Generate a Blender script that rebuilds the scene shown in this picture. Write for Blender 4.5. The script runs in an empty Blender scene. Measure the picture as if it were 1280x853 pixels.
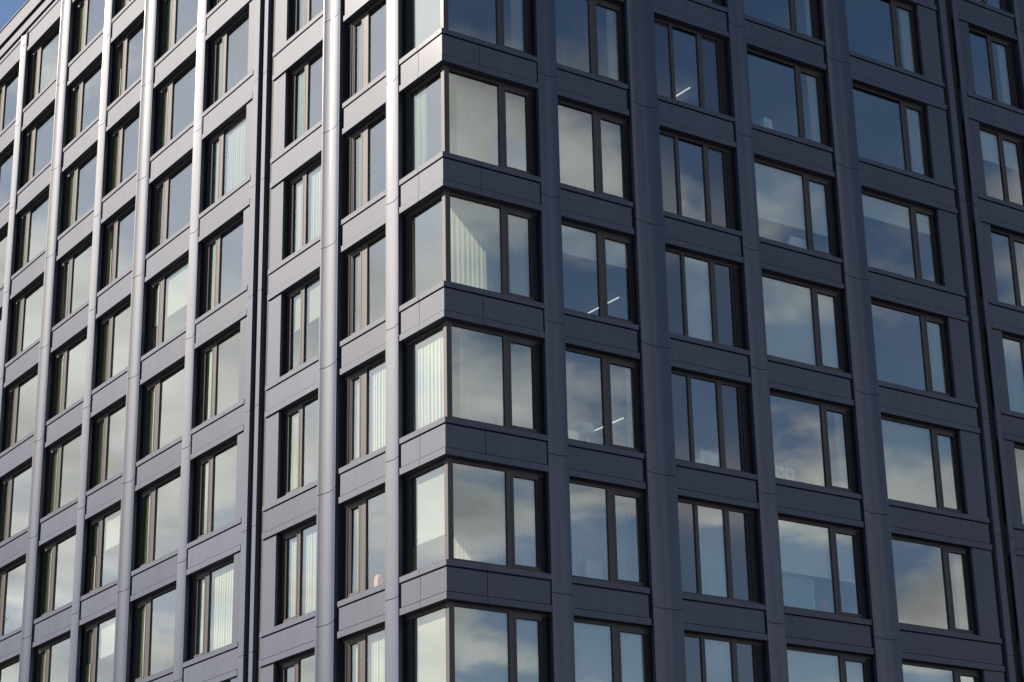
import bpy, bmesh, math, random
from mathutils import Vector, Matrix

scene = bpy.context.scene
COL = scene.collection
random.seed(11)

# ------------------------------------------------------------------ camera
YAW, PITCH, ROLL = (math.radians(a) for a in (55.34876607, 20.13590525, -1.20093542))
CAM = Vector((-21.49088831, -33.56957666, -22.00805505))
FPX = 2552.8463                                   # focal length in pixels of a 1280 wide picture
fw = Vector((math.cos(PITCH)*math.cos(YAW), math.cos(PITCH)*math.sin(YAW), math.sin(PITCH)))
rt0 = fw.cross(Vector((0, 0, 1))).normalized()
up0 = rt0.cross(fw)
rt = rt0*math.cos(ROLL) + up0*math.sin(ROLL)
up = -rt0*math.sin(ROLL) + up0*math.cos(ROLL)
cd = bpy.data.cameras.new("camera")
cam = bpy.data.objects.new("camera", cd)
COL.objects.link(cam)
cam.matrix_world = Matrix(((rt.x, up.x, -fw.x, CAM.x), (rt.y, up.y, -fw.y, CAM.y), (rt.z, up.z, -fw.z, CAM.z), (0, 0, 0, 1)))
cd.sensor_width = 36.0
cd.lens = FPX*36.0/1280.0
cd.clip_start = 0.5
cd.clip_end = 6000
scene.camera = cam
def project(P):
    d = Vector(P) - CAM
    w = d.dot(fw)
    return 640 + FPX*d.dot(rt)/w, 426.5 - FPX*d.dot(up)/w

# ------------------------------------------------------------------ sky and sun
SUN_AZ = math.radians(51.5)      # horizontal angle of the sun from -X towards +Y
SUN_EL = math.radians(31)
SUN_DIR = Vector((-math.cos(SUN_AZ)*math.cos(SUN_EL), math.sin(SUN_AZ)*math.cos(SUN_EL), math.sin(SUN_EL)))
sd = bpy.data.lights.new("sun", 'SUN')
sun = bpy.data.objects.new("sun", sd)
COL.objects.link(sun)
sd.energy = 5.0
sd.angle = math.radians(0.53)
sd.color = (1.0, 0.89, 0.76)
sun.location = (-30, 40, 60)
sun.rotation_euler = SUN_DIR.to_track_quat('Z', 'Y').to_euler()

world = bpy.data.worlds.new("World")
scene.world = world
world.use_nodes = True
wt = world.node_tree
wt.nodes.clear()
def wn(t, **k):
    n = wt.nodes.new(t)
    for a, v in k.items(): setattr(n, a, v)
    return n
wo = wn('ShaderNodeOutputWorld')
bg = wn('ShaderNodeBackground')
bg.inputs['Strength'].default_value = 0.052
sky = wn('ShaderNodeTexSky', sky_type='NISHITA', sun_disc=False)
sky.sun_elevation = SUN_EL
sky.sun_rotation = math.atan2(SUN_DIR.x, SUN_DIR.y)
sky.air_density = 1.0; sky.dust_density = 1.0; sky.ozone_density = 6.0
# broken cloud: noise over a flat cloud layer seen by direction
tc = wn('ShaderNodeTexCoord')
sep = wn('ShaderNodeSeparateXYZ')
wt.links.new(tc.outputs['Generated'], sep.inputs[0])
def wmath(op, a, b=None, clamp=False):
    n = wn('ShaderNodeMath', operation=op, use_clamp=clamp)
    for i, v in enumerate((a, b)):
        if v is None: continue
        if isinstance(v, (int, float)): n.inputs[i].default_value = v
        else: wt.links.new(v, n.inputs[i])
    return n.outputs[0]
zz = wmath('MAXIMUM', sep.outputs[2], 0.0)
den = wmath('ADD', zz, 0.12)
comb = wn('ShaderNodeCombineXYZ')
wt.links.new(wmath('DIVIDE', sep.outputs[0], den), comb.inputs[0])
wt.links.new(wmath('DIVIDE', sep.outputs[1], den), comb.inputs[1])
comb.inputs[2].default_value = 3.7
n1 = wn('ShaderNodeTexNoise'); n1.inputs['Scale'].default_value = 1.9; n1.inputs['Detail'].default_value = 9; n1.inputs['Roughness'].default_value = 0.56; n1.inputs['Distortion'].default_value = 0.25
wt.links.new(comb.outputs[0], n1.inputs['Vector'])
n2 = wn('ShaderNodeTexNoise'); n2.inputs['Scale'].default_value = 3.6; n2.inputs['Detail'].default_value = 8
wt.links.new(comb.outputs[0], n2.inputs['Vector'])
# more cloud low down, clearer overhead
bias = wmath('MULTIPLY', wmath('SUBTRACT', 0.36, zz), 0.45)
xs, ys = sep.outputs[0], sep.outputs[1]
# one tall bank of cloud faces the corner from the south-east, another lies further round towards +X
bank1 = wmath('SUBTRACT', 0.12, wmath('MULTIPLY', wmath('ABSOLUTE', wmath('SUBTRACT', xs, 0.465)), 1.6))
bank2 = wmath('MULTIPLY', wmath('SUBTRACT', xs, 0.74), 0.6)
side_bank = wmath('MINIMUM', wmath('MAXIMUM', wmath('MAXIMUM', bank1, bank2), -0.09), 0.12)
toward = wmath('ADD', wmath('MULTIPLY', xs, -0.45), wmath('MULTIPLY', ys, 0.89))   # and high thin cloud on the sunny side
sunny = wmath('MULTIPLY', wmath('SUBTRACT', toward, 0.55), 2.5, True)
lift = wmath('SUBTRACT', 0.21, wmath('MULTIPLY', wmath('ABSOLUTE', wmath('SUBTRACT', zz, 0.36)), 0.85))
cov = wmath('ADD', wmath('ADD', n1.outputs['Fac'], bias), wmath('ADD', side_bank, wmath('MULTIPLY', sunny, lift)))
ramp = wn('ShaderNodeMapRange', interpolation_type='SMOOTHSTEP')
ramp.inputs['From Min'].default_value = 0.46; ramp.inputs['From Max'].default_value = 0.62
wt.links.new(cov, ramp.inputs['Value'])
shade = wn('ShaderNodeMapRange')
shade.inputs['From Min'].default_value = 0.3; shade.inputs['From Max'].default_value = 0.7
shade.inputs['To Min'].default_value = 0.5; shade.inputs['To Max'].default_value = 1.35
wt.links.new(n2.outputs['Fac'], shade.inputs['Value'])
cc = wn('ShaderNodeVectorMath', operation='SCALE')
cc.inputs[0].default_value = (11.0, 10.8, 10.2)
CLOUD_SCALE = shade.outputs[0]
wt.links.new(wmath('MULTIPLY', CLOUD_SCALE, wmath('ADD', 1.0, wmath('MULTIPLY', sunny, 0.4))), cc.inputs['Scale'])
mx = wn('ShaderNodeMix', data_type='RGBA')
veil = wmath('MULTIPLY', wmath('MULTIPLY', sunny, wmath('SUBTRACT', 1.0, zz)), 0.30)
haze_low = wmath('MAXIMUM', wmath('SUBTRACT', 0.25, wmath('MULTIPLY', zz, 0.52)), 0.0)
wt.links.new(wmath('MAXIMUM', wmath('MAXIMUM', wmath('MULTIPLY', ramp.outputs[0], 0.92), veil), haze_low), mx.inputs['Factor'])
wt.links.new(sky.outputs[0], mx.inputs['A'])
wt.links.new(cc.outputs[0], mx.inputs['B'])
wt.links.new(mx.outputs['Result'], bg.inputs[0])
wt.links.new(bg.outputs[0], wo.inputs[0])

scene.view_settings.view_transform = 'Standard'
scene.view_settings.look = 'None'
scene.view_settings.gamma = 1.0
scene.view_settings.use_curve_mapping = False
scene.view_settings.exposure = 1.07
scene.render.engine = 'CYCLES'
cy = scene.cycles
cy.max_bounces = 8; cy.diffuse_bounces = 3; cy.glossy_bounces = 4; cy.transparent_max_bounces = 12; cy.transmission_bounces = 4
cy.caustics_reflective = False; cy.caustics_refractive = False
cy.sample_clamp_indirect = 4.0

# ------------------------------------------------------------------ materials
def new_mat(name):
    m = bpy.data.materials.new(name); m.use_nodes = True
    nt = m.node_tree; nt.nodes.clear()
    out = nt.nodes.new('ShaderNodeOutputMaterial')
    return m, nt, out
def plain(name, col, rough=0.6, metal=0.0, var=0.06, scale=6.0, bump=0.0, bscale=40.0, emit=None, estr=0.0, rvar=0.0, per_obj=0.0):
    m, nt, out = new_mat(name)
    p = nt.nodes.new('ShaderNodeBsdfPrincipled')
    tcn = nt.nodes.new('ShaderNodeTexCoord')
    nz = nt.nodes.new('ShaderNodeTexNoise'); nz.inputs['Scale'].default_value = scale; nz.inputs['Detail'].default_value = 5
    nt.links.new(tcn.outputs['Object'], nz.inputs['Vector'])
    mr = nt.nodes.new('ShaderNodeMapRange'); mr.inputs['From Min'].default_value = 0.3; mr.inputs['From Max'].default_value = 0.7
    mr.inputs['To Min'].default_value = 1 - var; mr.inputs['To Max'].default_value = 1 + var
    nt.links.new(nz.outputs['Fac'], mr.inputs['Value'])
    val = mr.outputs[0]
    if per_obj:
        oi = nt.nodes.new('ShaderNodeObjectInfo')
        m2 = nt.nodes.new('ShaderNodeMapRange'); m2.inputs['To Min'].default_value = 1 - per_obj; m2.inputs['To Max'].default_value = 1 + per_obj
        nt.links.new(oi.outputs['Random'], m2.inputs['Value'])
        mm = nt.nodes.new('ShaderNodeMath'); mm.operation = 'MULTIPLY'
        nt.links.new(val, mm.inputs[0]); nt.links.new(m2.outputs[0], mm.inputs[1]); val = mm.outputs[0]
    sc = nt.nodes.new('ShaderNodeVectorMath'); sc.operation = 'SCALE'; sc.inputs[0].default_value = col
    nt.links.new(val, sc.inputs['Scale'])
    nt.links.new(sc.outputs[0], p.inputs['Base Color'])
    p.inputs['Roughness'].default_value = rough; p.inputs['Metallic'].default_value = metal
    if rvar:
        m3 = nt.nodes.new('ShaderNodeMapRange'); m3.inputs['From Min'].default_value = 0.3; m3.inputs['From Max'].default_value = 0.7
        m3.inputs['To Min'].default_value = rough - rvar; m3.inputs['To Max'].default_value = rough + rvar
        nt.links.new(nz.outputs['Fac'], m3.inputs['Value']); nt.links.new(m3.outputs[0], p.inputs['Roughness'])
    if bump:
        nb = nt.nodes.new('ShaderNodeTexNoise'); nb.inputs['Scale'].default_value = bscale; nb.inputs['Detail'].default_value = 3
        nt.links.new(tcn.outputs['Object'], nb.inputs['Vector'])
        b = nt.nodes.new('ShaderNodeBump'); b.inputs['Strength'].default_value = 1.0; b.inputs['Distance'].default_value = bump
        nt.links.new(nb.outputs['Fac'], b.inputs['Height']); nt.links.new(b.outputs[0], p.inputs['Normal'])
    if emit:
        p.inputs['Emission Color'].default_value = (*emit, 1); p.inputs['Emission Strength'].default_value = estr
    nt.links.new(p.outputs[0], out.inputs[0])
    return m

M = {}
def satin(name, col, w1, w2, per_obj=0.0, var=0.03):
    """satin paint: diffuse body, a tight sheen and a broad one"""
    m, nt, out = new_mat(name)
    tcn = nt.nodes.new('ShaderNodeTexCoord')
    nz = nt.nodes.new('ShaderNodeTexNoise'); nz.inputs['Scale'].default_value = 0.8; nz.inputs['Detail'].default_value = 6
    nt.links.new(tcn.outputs['Object'], nz.inputs['Vector'])
    mr = nt.nodes.new('ShaderNodeMapRange'); mr.inputs['From Min'].default_value = 0.3; mr.inputs['From Max'].default_value = 0.7
    mr.inputs['To Min'].default_value = 1-var; mr.inputs['To Max'].default_value = 1+var
    nt.links.new(nz.outputs['Fac'], mr.inputs['Value'])
    oi = nt.nodes.new('ShaderNodeObjectInfo')
    m2 = nt.nodes.new('ShaderNodeMapRange'); m2.inputs['To Min'].default_value = 1-per_obj; m2.inputs['To Max'].default_value = 1+per_obj
    nt.links.new(oi.outputs['Random'], m2.inputs['Value'])
    mm = nt.nodes.new('ShaderNodeMath'); mm.operation = 'MULTIPLY'
    nt.links.new(mr.outputs[0], mm.inputs[0]); nt.links.new(m2.outputs[0], mm.inputs[1])
    # faint rain streaks: noise stretched down the face
    mp = nt.nodes.new('ShaderNodeMapping'); mp.inputs['Scale'].default_value = (7, 7, 0.25)
    nt.links.new(tcn.outputs['Object'], mp.inputs['Vector'])
    ns = nt.nodes.new('ShaderNodeTexNoise'); ns.inputs['Scale'].default_value = 1.0; ns.inputs['Detail'].default_value = 4
    nt.links.new(mp.outputs[0], ns.inputs['Vector'])
    m4 = nt.nodes.new('ShaderNodeMapRange'); m4.inputs['From Min'].default_value = 0.35; m4.inputs['From Max'].default_value = 0.65
    m4.inputs['To Min'].default_value = 0.94; m4.inputs['To Max'].default_value = 1.06
    nt.links.new(ns.outputs['Fac'], m4.inputs['Value'])
    m5 = nt.nodes.new('ShaderNodeMath'); m5.operation = 'MULTIPLY'
    nt.links.new(mm.outputs[0], m5.inputs[0]); nt.links.new(m4.outputs[0], m5.inputs[1])
    sc = nt.nodes.new('ShaderNodeVectorMath'); sc.operation = 'SCALE'; sc.inputs[0].default_value = col
    nt.links.new(m5.outputs[0], sc.inputs['Scale'])
    d = nt.nodes.new('ShaderNodeBsdfDiffuse'); nt.links.new(sc.outputs[0], d.inputs[0])
    prev = d
    for w_, r_ in ((w2, 0.50), (w1, 0.215)):
        gsh = nt.nodes.new('ShaderNodeBsdfGlossy'); gsh.distribution = 'BECKMANN'
        gsh.inputs['Roughness'].default_value = r_; gsh.inputs['Color'].default_value = (0.98, 0.98, 1.0, 1)
        mx_ = nt.nodes.new('ShaderNodeMixShader'); mx_.inputs[0].default_value = w_
        nt.links.new(prev.outputs[0], mx_.inputs[1]); nt.links.new(gsh.outputs[0], mx_.inputs[2]); prev = mx_
    nt.links.new(prev.outputs[0], out.inputs[0])
    return m
M['panel'] = satin('anthracite_metal_panel', (0.084, 0.096, 0.132), 0.0078, 0.019, 0.09)
M['column'] = satin('satin_metal_column', (0.054, 0.068, 0.108), 0.020, 0.032)
M['frame'] = satin('anodised_window_frame', (0.085, 0.076, 0.078), 0.005, 0.018)
M['jamb_edge'] = satin('black_jamb_edge', (0.028, 0.026, 0.029), 0.0, 0.003)  # near-black outermost step of the far jamb
M['jamb'] = satin('side_frame_with_shade', (0.050, 0.046, 0.050), 0.0, 0.006)  # frame metal, recess shade put into its colour
M['core'] = plain('black_joint_backing', (0.012, 0.012, 0.014), 0.8)
M['wallm'] = plain('dark_membrane_wall', (0.018, 0.018, 0.020), 0.8, 0.0)
M['plaster'] = plain('white_plaster', (0.74, 0.72, 0.67), 0.85)
M['floorm'] = plain('oak_floor', (0.42, 0.35, 0.27), 0.6, var=0.2)
M['ground'] = plain('asphalt', (0.055, 0.056, 0.06), 0.9, var=0.25, scale=0.4)
M['roofm'] = plain('roof_membrane', (0.12, 0.12, 0.12), 0.9)

def glass_mat(name, tint, r0, wav):
    m, nt, out = new_mat(name)
    tr = nt.nodes.new('ShaderNodeBsdfTransparent'); tr.inputs[0].default_value = (*tint, 1)
    gl = nt.nodes.new('ShaderNodeBsdfGlossy'); gl.inputs['Roughness'].default_value = 0.0; gl.inputs['Color'].default_value = (0.93, 0.97, 0.97, 1)
    # the same reflectance from both sides of the sheet: r0 + (1-r0)(1-|cos|)^5
    geo = nt.nodes.new('ShaderNodeNewGeometry')
    dot = nt.nodes.new('ShaderNodeVectorMath'); dot.operation = 'DOT_PRODUCT'
    nt.links.new(geo.outputs['Incoming'], dot.inputs[0]); nt.links.new(geo.outputs['Normal'], dot.inputs[1])
    def mth(op, x, y=None):
        n = nt.nodes.new('ShaderNodeMath'); n.operation = op; n.use_clamp = False
        for i, v in enumerate((x, y)):
            if v is None: continue
            if isinstance(v, (int, float)): n.inputs[i].default_value = v
            else: nt.links.new(v, n.inputs[i])
        return n.outputs[0]
    om = mth('SUBTRACT', 1.0, mth('ABSOLUTE', dot.outputs['Value']))
    refl = mth('ADD', r0, mth('MULTIPLY', 1.0-r0, mth('POWER', om, 5.0)))
    tcn = nt.nodes.new('ShaderNodeTexCoord')
    nb = nt.nodes.new('ShaderNodeTexNoise'); nb.inputs['Scale'].default_value = 1.1; nb.inputs['Detail'].default_value = 1
    nt.links.new(tcn.outputs['Object'], nb.inputs['Vector'])
    b = nt.nodes.new('ShaderNodeBump'); b.inputs['Distance'].default_value = wav; b.inputs['Strength'].default_value = 1
    nt.links.new(nb.outputs['Fac'], b.inputs['Height'])
    nt.links.new(b.outputs[0], gl.inputs['Normal'])
    mixn = nt.nodes.new('ShaderNodeMixShader')
    nt.links.new(refl, mixn.inputs[0]); nt.links.new(tr.outputs[0], mixn.inputs[1]); nt.links.new(gl.outputs[0], mixn.inputs[2])
    nt.links.new(mixn.outputs[0], out.inputs[0])
    return m
M['glass'] = glass_mat('coated_window_glass', (0.82, 0.88, 0.82), 0.25, 0.0009)
M['darkglass'] = plain('back_painted_glass', (0.05, 0.06, 0.08), 0.06, 0.0, 0.03)
M['darkglass'].node_tree.nodes['Principled BSDF'].inputs['IOR'].default_value = 2.1

def cloth_mat(name, col, trans):
    m, nt, out = new_mat(name)
    d = nt.nodes.new('ShaderNodeBsdfDiffuse'); d.inputs[0].default_value = (*col, 1)
    t = nt.nodes.new('ShaderNodeBsdfTranslucent'); t.inputs[0].default_value = (*col, 1)
    mx_ = nt.nodes.new('ShaderNodeMixShader'); mx_.inputs[0].default_value = trans
    nt.links.new(d.outputs[0], mx_.inputs[1]); nt.links.new(t.outputs[0], mx_.inputs[2])
    nt.links.new(mx_.outputs[0], out.inputs[0])
    return m
M['sheer'] = cloth_mat('sheer_white_cloth', (0.80, 0.79, 0.72), 0.30)
M['drape'] = cloth_mat('cream_drape_cloth', (0.64, 0.63, 0.53), 0.25)
M['olive'] = cloth_mat('olive_cream_cloth', (0.52, 0.55, 0.29), 0.4)
M['sun_dimmed_blind'] = cloth_mat('sun_dimmed_blind_cloth', (0.44, 0.43, 0.40), 0.12)  # blind cloth with its colour darkened to offset sunlight on the left front
M['blind'] = cloth_mat('roller_blind_cloth', (0.84, 0.84, 0.78), 0.10)

# ------------------------------------------------------------------ mesh helpers
GZ = -23.6                                        # street level
def W(side, u, d, z):
    """facade coordinates: u metres from the corner, d metres inward from the cap plane, z up"""
    return Vector((u, d, z)) if side == 'R' else Vector((d, u, z))

class MB:
    def __init__(self): self.bm = bmesh.new(); self.mats = []
    def mi(self, m):
        if m not in self.mats: self.mats.append(m)
        return self.mats.index(m)
    def box(self, side, u0, u1, d0, d1, z0, z1, m, slope=0.0):
        """slope: drop of the front top edge"""
        bm = self.bm; i = self.mi(m)
        vs = [bm.verts.new(W(side, u, d, z)) for u, d, z in ((u0, d0, z0), (u1, d0, z0), (u1, d1, z0), (u0, d1, z0), (u0, d0, z1-slope), (u1, d0, z1-slope), (u1, d1, z1), (u0, d1, z1))]
        fs = [bm.faces.new([vs[k] for k in q]) for q in ((0, 1, 5, 4), (1, 2, 6, 5), (2, 3, 7, 6), (3, 0, 4, 7), (4, 5, 6, 7), (3, 2, 1, 0))]
        for f in fs: f.material_index = i
        return vs
    def wbox(self, a, b, m):
        return self.box('R', a[0], b[0], a[1], b[1], a[2], b[2], m)
    def prism(self, side, prof, z0, z1, m, smooth=()):
        bm = self.bm; i = self.mi(m); n = len(prof)
        lo = [bm.verts.new(W(side, u, d, z0)) for u, d in prof]; hi = [bm.verts.new(W(side, u, d, z1)) for u, d in prof]
        for k in range(n):
            f = bm.faces.new((lo[k], lo[(k+1) % n], hi[(k+1) % n], hi[k])); f.material_index = i
            if k in smooth: f.smooth = True
        for loop in (lo[::-1], hi):
            f = bm.faces.new(loop); f.material_index = i
    def quad(self, pts, m):
        f = self.bm.faces.new([self.bm.verts.new(p) for p in pts]); f.material_index = self.mi(m)
    def lathe(self, c, prof, m, seg=20):
        """c centre of the base; prof list of (radius, z)"""
        bm = self.bm; i = self.mi(m); rings = []
        for r_, z_ in prof:
            rings.append([bm.verts.new((c[0]+r_*math.cos(2*math.pi*k/seg), c[1]+r_*math.sin(2*math.pi*k/seg), c[2]+z_)) for k in range(seg)])
        for a, b in zip(rings, rings[1:]):
            for k in range(seg):
                f = bm.faces.new((a[k], a[(k+1) % seg], b[(k+1) % seg], b[k])); f.material_index = i; f.smooth = True
        for rg in (rings[0][::-1], rings[-1]):
            f = bm.faces.new(rg); f.material_index = i
    def build(self, name, parent=None, origin=None, recalc=True, auto=None):
        bm = self.bm
        if recalc: bmesh.ops.recalc_face_normals(bm, faces=bm.faces)
        if origin is None:
            xs = [v.co for v in bm.verts]
            origin = Vector(((min(c.x for c in xs)+max(c.x for c in xs))/2, (min(c.y for c in xs)+max(c.y for c in xs))/2, min(c.z for c in xs)))
        origin = Vector(origin)
        bmesh.ops.translate(bm, verts=bm.verts, vec=-origin)
        me = bpy.data.meshes.new(name); bm.to_mesh(me); bm.free()
        for m in self.mats: me.materials.append(M[m])
        if auto: me.set_sharp_from_angle(angle=auto)
        o = bpy.data.objects.new(name, me); COL.objects.link(o)
        place(o, origin, parent)
        return o
WORLD_LOC = {}
def place(o, origin, parent):
    WORLD_LOC[o.name] = Vector(origin)
    if parent:
        o.parent = parent; o.location = Vector(origin) - WORLD_LOC[parent.name]
    else: o.location = origin
def tag(o, label=None, cat=None, group=None, kind=None):
    if label: o['label'] = label
    if cat: o['category'] = cat
    if group: o['group'] = group
    if kind: o['kind'] = kind
    return o

# ------------------------------------------------------------------ ground
g = MB(); g.quad([(-2500, -2500, GZ), (2500, -2500, GZ), (2500, 2500, GZ), (-2500, 2500, GZ)], 'ground')
tag(g.build('ground', origin=(0, 0, GZ)), kind='structure')

# ------------------------------------------------------------------ the apartment block
RX, LY = 23.0, 30.6                               # lengths of the two fronts
KMIN, KMAX = -7, 3
bld = bpy.data.objects.new('apartment_building', None); COL.objects.link(bld)
place(bld, (0, 0, GZ), None)
tag(bld, 'dark grey metal-clad apartment block with rows of windows between ribbed and rounded columns', 'building')

# (opening from, to), pane / mullion limits seen from the corner outward, spandrel from, to
BAYS = {
 'R': [dict(n=1, op=(0.20, 2.61), div=[(1.62, 1.80), (2.37, None)], sp=(0, 2.60), kind='corner'),
       dict(n=2, op=(3.14, 5.37), div=[(4.24, 4.45), (5.11, None)], sp=(3.12, 5.16), kind='wide'),
       dict(n=3, op=(5.95, 8.43), div=[(6.65, 6.75), (7.51, 7.65), (8.13, None)], sp=(6.045, 8.40), kind='triple'),
       dict(n=4, op=(8.97, 11.70), div=[(10.70, 10.87), (11.44, None)], sp=(8.955, 11.61), kind='wide'),
       dict(n=5, op=(12.45, 15.22), div=[(14.36, 14.55), (15.10, None)], sp=(12.485, 15.91), kind='wide'),
       dict(n=6, op=(17.16, 19.05), div=[(18.03, 18.18), (18.77, None)], sp=(16.75, 19.05), kind='wide')],
 'L': [dict(n=1, op=(0.20, 1.87), div=[(1.63, None)], sp=(0, 1.80), kind='corner'),
       dict(n=2, op=(2.42, 4.48), div=[(3.50, 3.80), (4.14, None)], sp=(2.38, 4.38), kind='wide'),
       dict(n=3, op=(5.40, 7.35), div=[(6.44, 6.61), (7.12, None)], sp=(5.365, 8.00), kind='wide'),
       dict(n=4, op=(9.50, 12.06), div=[(11.08, 11.32), (11.73, None)], sp=(9.09, 12.03), kind='wide'),
       dict(n=5, op=(12.64, 15.47), div=[(14.46, 14.76), (15.18, None)], sp=(12.565, 15.36), kind='wide'),
       dict(n=6, op=(16.42, 18.83), div=[(17.87, 18.12), (18.60, None)], sp=(16.25, 18.70), kind='wide'),
       dict(n=7, op=(19.36, 22.20), div=[(21.20, 21.47), (21.98, None)], sp=(19.285, 22.06), kind='wide'),
       dict(n=8, op=(23.10, 26.04), div=[(25.09, 25.39), (25.74, None)], sp=(23.02, 25.90), kind='wide'),
       dict(n=9, op=(26.62, 29.40), div=[(28.34, 28.60), (29.10, None)], sp=(26.535, 29.30), kind='wide')]}
COLS = {'R': [('narrow', 2.848), ('round', 5.628), ('narrow', 8.68), ('round', 12.07), ('round', 19.49), ('narrow', 22.3)],
        'L': [('narrow', 2.105), ('round', 4.945), ('narrow', 12.29), ('round', 15.83), ('narrow', 19.01), ('round', 22.60), ('narrow', 26.26), ('round', 29.8)]}
STRIPS = {'R': [(15.22, 15.90), (16.56, 17.15)], 'L': [(7.36, 7.99), (8.90, 9.49)]}
HEAD = -0.82
GD = 0.22                                          # glass plane
wallbottom = KMIN*3 - 0.82

# outer wall behind the cladding: piers between the openings, bands between the floors
for side in 'RL':
    mb = MB()
    L_ = RX if side == 'R' else LY
    edges = [b['op'] for b in BAYS[side]]
    prev = None
    for (a, b) in edges:
        if prev is not None:
            mb.box(side, prev, a, 0.11, 0.292, wallbottom, 12.0, 'wallm')
            mb.box(side, prev+0.001, a-0.001, 0.2921, 0.36, wallbottom, 12.0, 'plaster')
        prev = b
    mb.box(side, prev, L_, 0.11, 0.34, wallbottom, 12.0, 'wallm')
    for k in range(KMIN, KMAX+2):
        for (a, b) in edges:
            a2 = a if a > 0.3 else (0.09 if side == 'R' else 0.551)
            mb.box(side, a2+0.001, b-0.001, 0.09, 0.50 if side == 'R' else 0.46, k*3+HEAD+0.03, k*3-0.032 if k <= KMAX else 12.0, 'wallm')
            if k <= KMAX: mb.box(side, a2+0.004, b-0.004, 0.295, 0.502 if side == 'R' else 0.462, k*3-0.031, k*3-0.012, 'plaster')
    mb.box(side, 0.111 if side == 'R' else 0.551, L_, 0.112, 0.551, GZ, wallbottom-0.001, 'wallm')
    mb.build('outer_wall', bld)
rw = MB()
rw.wbox((RX-0.3, 0.56, GZ), (RX, LY, 12.0), 'wallm'); rw.wbox((0.56, LY-0.3, GZ), (RX-0.31, LY, 12.0), 'wallm')
rw.build('rear_wall', bld)

# columns
def narrow_profile(u, w=0.265, q=0.05):
    """two flat faces folded inward to a shallow valley"""
    return [(u-w+0.03, 0.12), (u-w, 0.10), (u-w, 0.0), (u, q), (u+w, 0.0), (u+w, 0.10), (u+w-0.03, 0.12)]
def round_profile(u, a=0.41, q=0.085, rim=0.022):
    """a hollow flute with a narrow flat rim on both edges"""
    pts = [(u-a+0.03, 0.12), (u-a, 0.10), (u-a, 0.0)]
    n = 22; h = a-rim
    R_ = (h*h+q*q)/(2*q); t0 = math.asin(h/R_)
    for i in range(n+1):
        t = -t0 + 2*t0*i/n
        pts.append((u + R_*math.sin(t), R_*math.cos(t) - (R_-q) + 0.0))
    pts += [(u+a, 0.0), (u+a, 0.10), (u+a-0.03, 0.12)]
    return pts
SEAM = -0.39
for side in 'RL':
    for kind, u in COLS[side]:
        mb = MB()
        prof = narrow_profile(u) if kind == 'narrow' else round_profile(u)
        zs = [wallbottom+0.3] + [k*3+SEAM for k in range(KMIN, 5)] + [12.02]
        for z0, z1 in zip(zs, zs[1:]):
            mb.prism(side, prof, z0+0.008, z1-0.008, 'column', smooth=range(3, 25) if kind == 'round' else ())
        core = [(u+(a-u)*0.965, d+0.014) for a, d in prof]
        mb.prism(side, core, wallbottom, 12.0, 'core')
        mb.build(kind + '_column' if kind == 'round' else 'ridged_column', bld, auto=math.radians(25))

# slim posts and black slots of the module joint on each front
for side, (a, b), (c, d_) in (('R', (15.93, 16.55), (16.04, 16.26)), ('L', (8.02, 8.80), (8.31, 8.50))):
    mb = MB()
    zs = [wallbottom+0.3] + [k*3+SEAM for k in range(KMIN, 5)] + [12.02]
    for z0, z1 in zip(zs, zs[1:]):
        mb.box(side, c, d_, 0.0, 0.10, z0+0.006, z1-0.006, 'panel')
        u0, u1 = (16.56, 16.75) if side == 'R' else (8.80, 9.08)
        mb.box(side, u0, u1, 0.012, 0.10, z0+0.006, z1-0.006, 'panel')
    mb.box(side, a, b, 0.101, 0.109, wallbottom, 12.0, 'core')
    mb.build('joint_post', bld)

# flat infill strips beside the windows, one per storey
for side in 'RL':
    for (a, b) in STRIPS[side]:
        for k in range(KMIN, KMAX+1):
            mb = MB(); mb.box(side, a, b, 0.045, 0.108, k*3+0.004, k*3+3+HEAD-0.004, 'panel')
            mb.build('wall_panel', bld)

# how large a facade rectangle shows in the photograph
def shown(side, u0, u1, z0, z1):
    ps = [project(W(side, u, 0, z)) for u in (u0, u1) for z in (z0, z1)]
    x0, x1 = max(0, min(p[0] for p in ps)), min(1280, max(p[0] for p in ps))
    y0, y1 = max(0, min(p[1] for p in ps)), min(853, max(p[1] for p in ps))
    if x1 <= x0 or y1 <= y0: return 0
    # clip by sampling
    n = 0
    for i in range(8):
        for j in range(8):
            x, y = project(W(side, u0+(u1-u0)*(i+.5)/8, 0, z0+(z1-z0)*(j+.5)/8))
            n += (0 <= x <= 1280 and 0 <= y <= 853)
    return n/64*abs((ps[2][0]-ps[0][0])*(ps[1][1]-ps[0][1]))

# ---- spandrels
def spandrel(mb, cap, side, u0, u1, k, corner=False):
    z = k*3
    e = 0.045
    v = 1.0 if corner else None
    def seg(fn):
        if corner: fn(0 if side == 'R' else 0.0, v-0.006); fn(v+0.006, u1)
        else: fn(u0, u1)
    def pn(a, b):
        a0 = a + 0.003
        b0 = b - (e if b == u1 else 0)
        s = 0.02
        if corner and a == 0:
            if side == 'L': a0 = 0.081
            else: a0 = 0.02
        mb.box(side, a0, b0, s, 0.08, z-0.652, z-0.165, 'panel')
    seg(pn)
    def tr(a, b):
        if corner and a == 0: a = 0.1902 if side == 'L' else 0.004
        mb.box(side, a, b, 0.004, 0.19, z-0.812, z-0.669, 'panel')
    seg(tr)
    def cp(a, b):
        if corner and a == 0: a = 0.2402 if side == 'L' else 0.0
        cap.box(side, a, b, 0.0, 0.24, z-0.13, z, 'panel', slope=0.012)
    seg(cp)
    # dark recess that shows in the grooves
    a = (0.082 if side == 'L' else 0.05) if corner else u0+0.02
    mb.box(side, a, u1-0.02 if not corner else u1-0.05, 0.06, 0.088, z-0.80, z-0.03, 'core')

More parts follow.
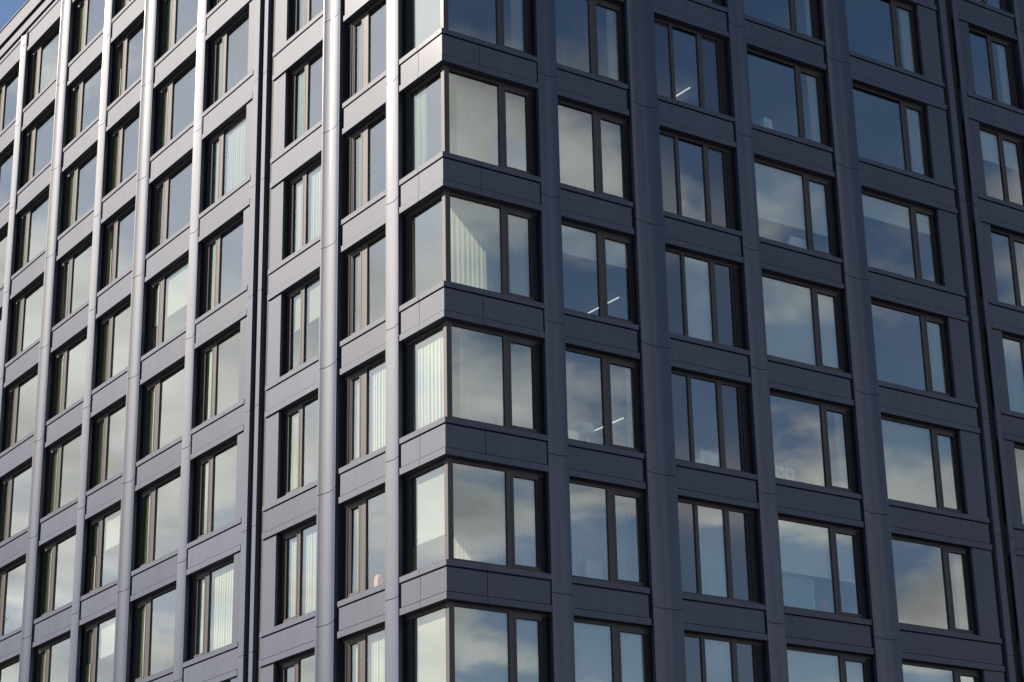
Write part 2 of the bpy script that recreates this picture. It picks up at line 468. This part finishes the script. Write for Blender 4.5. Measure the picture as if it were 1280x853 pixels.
items = []
for side in 'RL':
    for b in BAYS[side]:
        if b['kind'] == 'corner': continue
        for k in range(KMIN, KMAX+2): items.append((shown(side, *b['sp'], k*3-0.82, k*3), side, b, k))
cornersp = [(shown('R', 0, 2.6, k*3-0.82, k*3) + shown('L', 0, 1.8, k*3-0.82, k*3), 'C', None, k) for k in range(KMIN, KMAX+2)]
items += cornersp
items.sort(key=lambda t: -t[0])
rest = MB()
for i, (ar, side, b, k) in enumerate(items):
    solo = i < 99 and ar > 0
    mb = MB() if solo else rest
    cap = MB() if solo else rest
    if side == 'C':
        spandrel(mb, cap, 'R', *BAYS['R'][0]['sp'], k, True)
        spandrel(mb, cap, 'L', *BAYS['L'][0]['sp'], k, True)
    else: spandrel(mb, cap, side, *b['sp'], k)
    if solo:
        o = mb.build('spandrel_panel', bld)
        cap.build('sill_cap', o)
tag(rest.build('spandrel_panel', bld), kind='stuff')

# ---- windows
def frame_for(mb, sash, side, b, k):
    z0, z1 = k*3+0.0, k*3+3+HEAD
    a, e = b['op']
    d0, d1 = GD-0.035, GD+0.016
    corner = b['kind'] == 'corner'
    A = a if not corner else 0.30
    zb, zt = z0+0.085, z1-0.075                     # daylight of the fixed pane
    # head and foot rails
    mb.box(side, A, e, d0, d1, zt, z1+0.03, 'frame')
    mb.box(side, A, e, d0, d1, z0+0.002, zb, 'frame')
    # near jamb
    if not corner: mb.box(side, a, a+0.10, d0, d1, zb, zt, 'frame')
    panes = []
    cur = A if corner else a+0.10
    far = b['div'][-1][0]
    for q, (m0, m1) in enumerate(b['div']):
        last = m1 is None
        opening = last and len(b['div']) > 1 and b['kind'] != 'triple'
        if opening:                                   # the narrow opening light has a sash of its own, set proud
            s0, s1 = cur-0.055, m0+0.055
            sb, st = zb-0.02, zt+0.02
            mt = 0.075
            for (p0, p1, q0, q1) in ((s0, s1, st-mt-0.03, st), (s0, s1, sb, sb+mt), (s0, cur, sb+mt, st-mt-0.03)):
                sash.box(side, p0, p1, d0-0.006, d1-0.003, q0, q1, 'frame')
            sash.box(side, m0, s1, d0+0.012, d1-0.003, sb+mt, st-mt-0.03, 'jamb')
            panes.append((cur, m0, sb+mt, st-mt-0.03, 'open'))
        else: panes.append((cur, m0, zb, zt, 'fixed'))
        if not last:
            if q == len(b['div'])-2 and b['kind'] != 'triple': mb.box(side, m0, m1-0.056, d0, d1, zb, zt, 'frame')
            else: mb.box(side, m0, m1, d0, d1, zb, zt, 'frame')
            cur = m1
    # stepped far jamb
    j0 = far + (0.056 if len(b['div']) > 1 and b['kind'] != 'triple' else 0.0)
    w = e - j0
    mb.box(side, j0, e-min(0.06, w*0.4), d0+0.006, d1, zb, zt, 'jamb')
    mb.box(side, j0+w*0.28, j0+w*0.40, d0-0.012, d0+0.0055, zb, zt, 'jamb')
    mb.box(side, e-min(0.06, w*0.4)+0.001, e, d0-0.03, d1, zb, zt, 'jamb_edge')
    return panes

def glaze(mb, side, panes, opaque=None):
    for i, (a, b, z0, z1, kind) in enumerate(panes):
        j = [random.uniform(-0.004, 0.004)*(1.0 if kind == 'fixed' else 1.2) for _ in range(4)]
        gd = GD + (0.0 if kind == 'fixed' else 0.004)
        tx, tz = random.gauss(0, 0.0022), random.gauss(0, 0.0018)
        pts = []
        for (u, z) in ((a-0.004, z0-0.004), (b+0.004, z0-0.004), (b+0.004, z1+0.004), (a-0.004, z1+0.004)):
            pts.append(W(side, u, gd + tx*(u-(a+b)/2) + tz*(z-(z0+z1)/2), z))
        if side == 'L': pts.reverse()
        (opaque if (opaque is not None and i in (0, 2)) else mb).quad(pts, 'darkglass' if (opaque is not None and i in (0, 2)) else 'glass')

wins = []
for side in 'RL':
    for b in BAYS[side]:
        if b['kind'] == 'corner': continue
        for k in range(KMIN, KMAX+1): wins.append((shown(side, *b['op'], k*3, k*3+2.18), side, b, k))
for k in range(KMIN, KMAX+1):
    wins.append((shown('R', 0, 2.6, k*3, k*3+2.18) + shown('L', 0, 1.8, k*3, k*3+2.18), 'C', None, k))
wins.sort(key=lambda t: -t[0])
rest = MB()
for i, (ar, side, b, k) in enumerate(wins):
    solo = i < 99 and ar > 0
    fr = MB() if solo else rest
    sa = MB() if solo else rest
    pn = MB() if solo else rest
    op = None
    if side == 'C':
        z0, z1 = k*3, k*3+3+HEAD
        fr.box('R', 0.155, 0.285, 0.155, 0.285, z0+0.002, z1+0.03, 'frame')
        for s in 'RL':
            bb = BAYS[s][0]
            panes = frame_for(fr, sa, s, bb, k)
            q = panes[0]; panes[0] = (0.30, *q[1:])
            fr.box(s, 0.286, 0.30, GD-0.03, GD+0.05, q[2], q[3], 'frame')
            glaze(pn, s, panes)
    else:
        panes = frame_for(fr, sa, side, b, k)
        if b['kind'] == 'triple': op = MB() if solo else rest
        glaze(pn, side, panes, op)
    if solo:
        w_ = fr.build('window', bld)
        if len(sa.bm.verts): sa.build('opening_sash', w_)
        pn.build('pane', w_, recalc=False)
        if op is not None: op.build('dark_side_panel', w_, recalc=False)
tag(rest.build('window', bld, recalc=False), kind='stuff')

# ---- inside: slabs, ceilings, party walls
for k in range(KMIN, KMAX+2):
    mb = MB()
    z = k*3
    top = 'floorm'
    mb.wbox((0.56, 0.56, z-0.74), (RX-0.32, LY-0.32, z-0.55), 'plaster')
    mb.wbox((0.561, 0.561, z-0.548), (RX-0.321, LY-0.321, z-0.50), 'floorm')
    mb.build('floor_slab', bld)
for side in 'RL':
    lines = [2.87, 12.09, 15.8, 16.9, 19.5] if side == 'R' else [2.145+0.4, 4.98, 7.7, 9.2, 12.345, 15.93, 19.08, 22.65, 26.34]
    for u in lines:
        mb = MB()
        for k in range(KMIN, KMAX+1):
            d0 = 0.60 if u > 6 or side == 'R' else 0.60
            mb.box(side, u-0.09, u+0.09, 0.56, 6.2 if u > 6.5 else 2.4, k*3-0.499, k*3+2.259, 'plaster')
        mb.build('party_wall', bld)
bw = MB()
for k in range(KMIN, KMAX+1):
    bw.box('R', 6.6, RX-0.4, 6.25, 6.4, k*3-0.498, k*3+2.258, 'plaster')
    bw.box('L', 6.6, LY-0.4, 6.45, 6.6, k*3-0.497, k*3+2.257, 'plaster')
bw.build('corridor_wall', bld)

# ---- parapet and roof
for side in 'RL':
    L_ = RX if side == 'R' else LY
    mb = MB()
    s = 0.0 if side == 'R' else 0.31
    mb.box(side, s, L_, 0.14, 0.30, 12.001, 13.18, 'core')
    mb.box(side, 0.0 if side == 'R' else 0.101, L_, 0.0, 0.10, 12.14, 12.43, 'panel')
    mb.box(side, 0.0 if side == 'R' else 0.101, L_, 0.0, 0.10, 12.64, 13.16, 'panel')
    mb.box(side, -0.03 if side == 'R' else 0.341, L_+0.03, -0.03, 0.34, 13.185, 13.225, 'frame')
    mb.build('parapet', bld)
rf = MB(); rf.wbox((0.31, 0.31, 12.01), (RX, LY, 12.2), 'roofm'); rf.build('roof', bld)
# ------------------------------------------------------------------ behind the glass
ORD = ['', 'first', 'second', 'third', 'fourth', 'fifth', 'sixth', 'seventh', 'eighth', 'ninth']
FACE = {'R': 'shaded', 'L': 'sunlit'}
BAYD = {s: {b['n']: b for b in BAYS[s]} for s in 'RL'}
def visible_rows(side, n):
    b = BAYD[side][n]
    return [k for k in range(KMAX, KMIN-1, -1) if shown(side, *b['op'], k*3, k*3+2.18) > 25]
def where(side, n, k):
    rows = visible_rows(side, n)
    r = rows.index(k) + 1
    bay = 'corner' if n == 1 else ORD[n] + '-from-corner'
    return '%s %s window, %s row from top' % (FACE[side], bay, ORD[r])

def cloth_sheet(side, u0, u1, d, z0, z1, m, amp=0.035, wl=0.13):
    mb = MB(); bm = mb.bm; i = mb.mi(m)
    n = max(8, int((u1-u0)/0.018)); ph = random.uniform(0, 6.28)
    ph2 = random.uniform(0, 6.28)
    rows = []
    zs = [z0, z0+(z1-z0)*0.35, z0+(z1-z0)*0.7, z1]
    for j, z in enumerate(zs):
        f = 1.0 - 0.12*j
        rows.append([bm.verts.new(W(side, u, d + amp*f*(math.sin(2*math.pi*u/wl+ph+0.9*math.sin(u*5.1+ph2)) + 0.35*math.sin(2*math.pi*u/(wl*2.7)+ph2+0.25*j)), z)) for u in [u0+(u1-u0)*t/n for t in range(n+1)]])
    for a, b in zip(rows, rows[1:]):
        for t in range(n):
            f = bm.faces.new((a[t], a[t+1], b[t+1], b[t])); f.material_index = i; f.smooth = True
    return mb

DCS = {'R': 0.53, 'L': 0.50}                                          # curtain plane
def curtain(side, n, k, mode, frac=1.0):
    b = BAYD[side][n]; z = k*3; u0, u1 = b['op']
    if mode == 'S':                                   # drawn across the whole window
        a, e = (0.72, u1+0.1) if n == 1 else (u0-0.05, u1+ (0.22 if side == 'R' else 0.38))
        deep = (side, n, k) in (('R', 1, -1), ('R', 1, -3), ('R', 2, -1), ('R', 2, -4))     # things stand on these sills
        if deep: mb = cloth_sheet(side, a, e, DCS[side], z-0.46, z+2.23, 'sheer', 0.024, random.uniform(0.10, 0.15))
        else: mb = cloth_sheet(side, (0.34 if n == 1 else u0+0.06), u1-0.05, 0.275, z-0.008, z+2.2, 'sheer', 0.013, random.uniform(0.10, 0.15))
        o = mb.build('curtain', None, recalc=False)
        tag(o, 'pale pleated curtain drawn across the ' + where(side, n, k), 'curtain', 'curtains behind the windows')
    elif mode == 'D':                                 # gathered at the side away from the corner
        w = random.uniform(0.40, 0.62) if side == 'R' else random.uniform(0.75, 0.95)
        e = u1 + (0.20 if side == 'R' else 0.33)
        if n == 1: e = u1 + 0.12
        if side == 'R': mb = cloth_sheet(side, u1-w, u1-0.04, 0.272, z-0.008, z+2.2, 'drape', 0.02, 0.10)
        else: mb = cloth_sheet(side, u1-0.80, u1-0.03, 0.270, z-0.008, z+2.2, 'olive', 0.018, 0.11)
        o = mb.build('curtain', None, recalc=False)
        tag(o, ('cream' if side == 'R' else 'olive') + ' curtain gathered aside in the ' + where(side, n, k), 'curtain', 'curtains behind the windows')
    elif mode == 'B':                                 # roller blind let down part of the way
        a, e = (0.36, u1-0.06) if n == 1 else (u0+0.06, u1-0.06)
        D = 0.272
        bmn = 'blind' if side == 'R' else 'sun_dimmed_blind'  # left blinds take the copy toned down for the sun
        zb = z + 2.22 - 2.2*frac
        root = bpy.data.objects.new('roller_blind', None); COL.objects.link(root)
        place(root, W(side, (a+e)/2, D, z+2.2), None)
        t = 'fully' if frac > 0.97 else ('three quarters' if frac > 0.6 else 'partly')
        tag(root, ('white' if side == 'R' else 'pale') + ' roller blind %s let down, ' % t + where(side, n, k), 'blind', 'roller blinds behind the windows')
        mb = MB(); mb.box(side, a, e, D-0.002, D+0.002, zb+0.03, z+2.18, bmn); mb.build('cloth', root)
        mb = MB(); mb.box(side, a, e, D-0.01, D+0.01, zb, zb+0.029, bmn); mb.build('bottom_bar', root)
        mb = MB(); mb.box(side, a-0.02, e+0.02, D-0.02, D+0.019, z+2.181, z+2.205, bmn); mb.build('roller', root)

PLAN = {('R', 1): {0: 'D', -1: 'S', -2: 'S', -3: 'S', -4: 'S', -5: 'S'},
        ('R', 2): {0: 'D', -1: 'S', -2: ('B', 0.36), -3: 'D', -4: 'S', -5: 'S'},
        ('R', 3): {0: 'D', -1: 'D', -2: ('B', 1.0), -3: 'D', -4: 'S', -5: 'S'},
        ('R', 4): {1: 'D', 0: 'D', -1: ('B', 0.72), -2: ('B', 1.0), -3: 'D', -4: ('B', 0.6), -5: ('B', 1.0)},
        ('R', 5): {1: 'D', 0: 'D', -1: ('B', 0.33), -2: 'D', -3: 'S', -4: 'D', -5: ('B', 1.0)},
        ('R', 6): {1: 'D', 0: ('B', 0.45), -1: 'D', -2: 'S', -3: 'D'},
        ('L', 1): {0: ('B', 1.0), -1: 'D', -2: None, -3: 'S', -4: ('B', 0.72), -5: ('B', 0.9)},
        ('L', 2): {1: 'D', 0: 'D', -1: 'D', -2: 'D', -3: 'S', -4: 'D', -5: 'S'},
        ('L', 3): {1: 'D', 0: 'D', -1: 'S', -2: ('B', 0.5), -3: 'D', -4: 'S'}}
for n in range(4, 10):
    rnd = random.Random(100+n)
    PLAN[('L', n)] = {k: rnd.choice(['D', 'D', 'D', 'D', 'D', 'S', None] if k > -2 else ['D', 'S', 'D', 'D', ('B', 0.5), 'D']) for k in range(KMIN, KMAX+1)}
PLAN[('L', 5)][-1] = ('B', 0.62)
for (side, n), rows in PLAN.items():
    vis = visible_rows(side, n)
    for k, mode in rows.items():
        if k not in vis or mode is None: continue
        if isinstance(mode, tuple): curtain(side, n, k, *mode)
        else: curtain(side, n, k, mode)

M['blue'] = plain('blue_board', (0.04, 0.25, 0.62), 0.5)
M['white'] = plain('white_ceramic', (0.78, 0.77, 0.74), 0.4)
M['cream'] = plain('cream_paper', (0.72, 0.66, 0.55), 0.8, var=0.08, scale=9)
M['linen'] = plain('white_linen', (0.78, 0.77, 0.74), 0.9, var=0.1, scale=14, bump=0.01, bscale=18)
M['yellow'] = plain('yellow_card', (0.62, 0.52, 0.12), 0.7)
M['red'] = plain('red_cloth', (0.45, 0.07, 0.05), 0.8)
M['pink'] = plain('pink_plush', (0.70, 0.32, 0.36), 0.9)
M['brown'] = plain('brown_card', (0.30, 0.17, 0.10), 0.8)
M['leaf'] = plain('houseplant_leaf', (0.07, 0.13, 0.05), 0.5, var=0.3, scale=12)
M['clay'] = plain('terracotta', (0.40, 0.18, 0.10), 0.8)
M['print'] = plain('dark_print', (0.10, 0.10, 0.12), 0.6)
M['lamp'] = plain('lit_tube', (0.9, 0.9, 0.88), 0.5, emit=(1.0, 0.97, 0.9), estr=0.4)

def root(name, label, cat, side, u, d, z, group=None):
    o = bpy.data.objects.new(name, None); COL.objects.link(o)
    place(o, W(side, u, d, z), None)
    return tag(o, label, cat, group)
def C3(side, u, d, z):
    return W(side, u, d, z)
LEDGE = -0.011
def lump(side, u0, u1, d0, d1, z0, z1, m, seed, rough=0.18):
    mb = MB(); bm = mb.bm; i = mb.mi(m); rnd = random.Random(seed)
    r = bmesh.ops.create_icosphere(bm, subdivisions=4, radius=1.0)
    ph = [rnd.uniform(0, 6.28) for _ in range(6)]
    for v in bm.verts:
        x, y, z = v.co
        k = 1 + rough*(math.sin(5*x+ph[0])*math.sin(6*y+ph[1]) + 0.6*math.sin(11*x+ph[2]+4*z)*math.sin(9*z+ph[3]))
        s = lambda t: math.copysign(abs(t)**0.7, t)
        x, y, z = s(x)*k, s(y)*k, max(-0.85, s(z)*k)
        v.co = W(side, (u0+u1)/2 + x*(u1-u0)/2, (d0+d1)/2 + y*(d1-d0)/2, z0 + (z+0.85)/1.85*(z1-z0))
    for f in bm.faces: f.material_index = i; f.smooth = True
    return mb
def plant(name, label, side, u, d, z, h, spread, n, seed):
    t = root(name, label, 'plant', side, u, d, z)
    mb = MB(); mb.lathe(W(side, u, d, z), [(0.055, 0), (0.075, 0.10), (0.08, 0.13), (0.07, 0.13)], 'clay'); mb.build('pot', t)
    rnd = random.Random(seed); mb = MB()
    base = W(side, u, d, z+0.12)
    for j in range(n):
        a = rnd.uniform(0, 6.28); hh = h*rnd.uniform(0.45, 1.0) - 0.12; s = spread*rnd.uniform(0.2, 1.0)*min(1, 0.5+hh/h)
        tip = base + Vector((math.cos(a)*s, math.sin(a)*s, hh)); 
        mid = base + Vector((math.cos(a)*s*0.35, math.sin(a)*s*0.35, hh*0.62))
        side_v = Vector((-math.sin(a), math.cos(a), 0.2))*rnd.uniform(0.018, 0.035)
        mb.quad([base, mid+side_v, tip, mid-side_v], 'leaf')
    mb.build('foliage', t, recalc=False)
    return t

# blue board in the corner window
t = MB(); t.box('R', 1.46, 2.40, 0.262, 0.28, -3+LEDGE, -2.09, 'blue')
t.box('R', 1.46, 2.40, 0.254, 0.2615, -2.12, -2.09, 'blue')
tag(t.build('board'), 'flat blue board propped inside the second corner window down', 'board')
# plant, flowers and bottles, second bay of the shaded front
plant('potted_plant', 'leafy potted plant in the top window of the second shaded bay', 'R', 3.60, 0.42, LEDGE, 0.92, 0.20, 38, 5)
v = root('flower_vase', 'white vase of pale flowers beside bottles on a shaded windowsill', 'vase', 'R', 3.62, 0.40, -3+LEDGE)
mb = MB(); mb.lathe(W('R', 3.62, 0.40, -3+LEDGE), [(0.05, 0), (0.075, 0.08), (0.06, 0.2), (0.035, 0.27), (0.045, 0.3)], 'white'); mb.build('vase', v)
mb = MB(); rnd = random.Random(3)
for j in range(26):
    c = W('R', 3.62+rnd.gauss(0, 0.07), 0.40+rnd.gauss(0, 0.04), -3+0.40+rnd.gauss(0, 0.06))
    mb.lathe(c, [(0.005, -0.02), (0.03, 0.0), (0.022, 0.02), (0.004, 0.03)], 'white', 8)
mb.build('flowers', v)
for u, h, r_, lab in ((3.90, 0.42, 0.036, 'small pale bottle between the flower vase and a taller bottle'), (4.17, 0.56, 0.045, 'tall pale bottle on the windowsill right of the flower vase')):
    b_ = root('bottle', lab, 'bottle', 'R', u, 0.41, -3+LEDGE, 'pale bottles on the windowsill')
    mb = MB(); mb.lathe(W('R', u, 0.41, -3+LEDGE), [(r_*0.9, 0), (r_, 0.02), (r_, h*0.58), (r_*0.4, h*0.74), (r_*0.38, h*0.93)], 'white'); mb.build('body', b_)
    mb = MB(); mb.lathe(W('R', u, 0.41, -3+LEDGE), [(r_*0.45, h*0.931), (r_*0.45, h)], 'white'); mb.build('cap', b_)
# table lamp and box
l = root('table_lamp', 'white table lamp with a cone shade on the sill of a shaded window', 'lamp', 'R', 3.95, 0.42, -9+LEDGE)
c = W('R', 3.95, 0.42, -9+LEDGE)
mb = MB(); mb.lathe(c, [(0.075, 0), (0.08, 0.02), (0.02, 0.05), (0.045, 0.14), (0.05, 0.2), (0.018, 0.28), (0.012, 0.40)], 'white'); mb.build('base', l)
mb = MB(); mb.lathe(c, [(0.185, 0.33), (0.11, 0.585)], 'linen', 28); mb.build('lamp_shade', l)
mb = MB(); mb.box('R', 3.40, 3.66, 0.36, 0.50, -9+LEDGE, -8.72, 'white'); mb.box('R', 3.39, 3.67, 0.35, 0.51, -8.719, -8.67, 'white')
tag(mb.build('box'), 'low white lidded box beside the table lamp', 'box')
# heap of lace
tag(lump('R', 6.98, 7.76, 0.30, 0.48, -9+LEDGE, -8.56, 'linen', 4, 0.3).build('cloth_heap'), 'heap of white lace cloth in the middle pane of a shaded window', 'cloth')
# picture cards and a yellow box
for i, (u0, u1, h, m_, lab) in enumerate(((9.36, 9.60, 0.46, 'print', 'white picture card with dark print on a shaded windowsill'), (9.64, 9.92, 0.44, 'red', 'white picture card with a red round print on a shaded windowsill'))):
    t = root('picture_card', lab, 'card', 'R', (u0+u1)/2, 0.42, -9+LEDGE, 'picture cards on the windowsill')
    mb = MB(); mb.box('R', u0, u1, 0.41, 0.43, -9+LEDGE, -9+h, 'white'); mb.build('card', t)
    mb = MB()
    if m_ == 'red':
        bmq = [W('R', (u0+u1)/2+0.075*math.cos(a*math.pi/8), 0.406, -9+h*0.70+0.075*math.sin(a*math.pi/8)) for a in range(16)]
        mb.quad(bmq, 'red')
    else:
        mb.box('R', u0+0.05, u0+0.09, 0.404, 0.409, -9+h*0.45, -9+h*0.9, 'print'); mb.box('R', u0+0.12, u0+0.2, 0.404, 0.409, -9+h*0.5, -9+h*0.72, 'print')
    mb.build('print', t)
mb = MB(); mb.box('R', 10.52, 10.74, 0.36, 0.48, -9+LEDGE, -8.66, 'yellow'); mb.box('R', 10.55, 10.71, 0.355, 0.359, -8.9, -8.74, 'white')
tag(mb.build('carton'), 'small yellow carton near the mullion of a shaded window', 'carton')
# cushions
tag(lump('R', 10.20, 10.82, 0.31, 0.48, -3+LEDGE, -2.55, 'linen', 8, 0.08).build('cushion'), 'white cushion on the sill below a half-drawn white blind', 'cushion')
tag(lump('R', 9.62, 9.96, 0.31, 0.48, LEDGE, 0.50, 'linen', 9, 0.08).build('cushion'), 'small white cushion at the lower left of an upper shaded window', 'cushion')
# paper bag with a scalloped top
mb = MB(); i = mb.mi('cream'); bm = mb.bm
u0, u1, d0, d1, zb, zt = 3.74, 4.18, 0.36, 0.48, -12+LEDGE, -11.50
ring = []
N = 24
for j in range(N): ring.append((u0+(u1-u0)*j/N, d0))
for j in range(6): ring.append((u1, d0+(d1-d0)*j/6))
for j in range(N): ring.append((u1-(u1-u0)*j/N, d1))
for j in range(6): ring.append((u0, d1-(d1-d0)*j/6))
lo = [bm.verts.new(W('R', u, d, zb)) for u, d in ring]
hi = [bm.verts.new(W('R', u, d, zt+0.03*abs(math.sin((u-u0)/(u1-u0)*math.pi*4)))) for u, d in ring]
for j in range(len(ring)):
    f = bm.faces.new((lo[j], lo[(j+1) % len(ring)], hi[(j+1) % len(ring)], hi[j])); f.material_index = i
f = bm.faces.new(lo[::-1]); f.material_index = i
tag(mb.build('paper_bag'), 'cream paper bag with a scalloped top standing on a shaded windowsill', 'bag')
# framed board and red cushion low on the right
t = root('framed_board', 'pale blue board in a thin white frame leaning inside a shaded window', 'board', 'R', 9.8, 0.45, -12+LEDGE)
M['paleblue'] = plain('pale_blue_board', (0.30, 0.40, 0.48), 0.6)
mb = MB(); mb.box('R', 9.28, 10.26, 0.452, 0.472, -12+0.02, -11.02, 'paleblue'); mb.build('panel', t)
mb = MB(); mb.box('R', 9.25, 10.29, 0.44, 0.48, -11.019, -10.985, 'white'); mb.box('R', 10.261, 10.29, 0.44, 0.48, -12+LEDGE, -11.02, 'white'); mb.box('R', 9.25, 9.279, 0.44, 0.48, -12+LEDGE, -11.02, 'white')
mb.build('frame', t)
tag(lump('R', 10.42, 10.72, 0.31, 0.48, -12+LEDGE, -11.55, 'red', 12, 0.06).build('cushion'), 'red cushion beside the white framed board in a shaded window', 'cushion')
# corner window, fourth row down: white vase
mb = MB(); mb.lathe(W('R', 1.68, 0.42, -9+LEDGE), [(0.06, 0), (0.1, 0.07), (0.105, 0.17), (0.06, 0.26), (0.08, 0.31)], 'white')
tag(mb.build('vase'), 'round white vase beside the mullion of a corner window', 'vase')
# sunlit front: books, pink ball, brown box, plant, bottle
for i, (u0, u1, h, lab) in enumerate(((3.62, 3.66, 0.30, 'thin white book in a sunlit window, left of a thicker book'), (3.28, 3.36, 0.38, 'thicker tall white book in a sunlit window next to the corner bay'))):
    t = root('book', lab, 'book', 'L', (u0+u1)/2, 0.42, -9+LEDGE, 'white books on the windowsill')
    mb = MB(); mb.box('L', u0, u1, 0.31, 0.45, -9+LEDGE, -9+h, 'white'); mb.build('cover', t)
    mb = MB(); mb.box('L', u0+0.006, u1-0.006, 0.306, 0.309, -9+0.02, -9+h-0.02, 'cream'); mb.build('spine', t)
tag(lump('L', 3.14, 3.42, 0.30, 0.45, -12+LEDGE, -11.60, 'pink', 21, 0.05).build('cushion'), 'pink cushion at the right end of a sunlit windowsill', 'cushion')
mb = MB(); mb.box('L', 4.10, 4.36, 0.32, 0.44, -12+LEDGE, -11.56, 'brown'); mb.box('L', 4.09, 4.37, 0.31, 0.45, -11.559, -11.52, 'brown')
tag(mb.build('box'), 'brown lidded box behind the narrow pane of a sunlit window', 'box')
plant('potted_plant', 'spreading potted plant at the far left of the sunlit front', 'L', 24.9, 0.375, -9+LEDGE, 0.78, 0.30, 50, 8)
# slim ceiling lights running away from the window
for u, d0, d1, k, lab in ((9.30, 2.65, 3.70, 0, 'lit slim ceiling light seen in the upper window with dark side panels'), (7.25, 3.35, 4.95, -2, 'lit slim ceiling light below a partly lowered white blind'), (7.46, 3.63, 5.2, -3, 'lit slim ceiling light above the table lamp')):
    t = root('ceiling_light', lab, 'light', 'R', u, (d0+d1)/2, k*3+2.2, 'slim ceiling lights')
    mb = MB(); mb.box('R', u-0.03, u+0.03, d0, d1, k*3+2.215, k*3+2.262, 'white'); mb.build('housing', t)
    mb = MB(); mb.box('R', u-0.014, u+0.014, d0+0.01, d1-0.01, k*3+2.196, k*3+2.2145, 'lamp'); mb.build('diffuser', t)
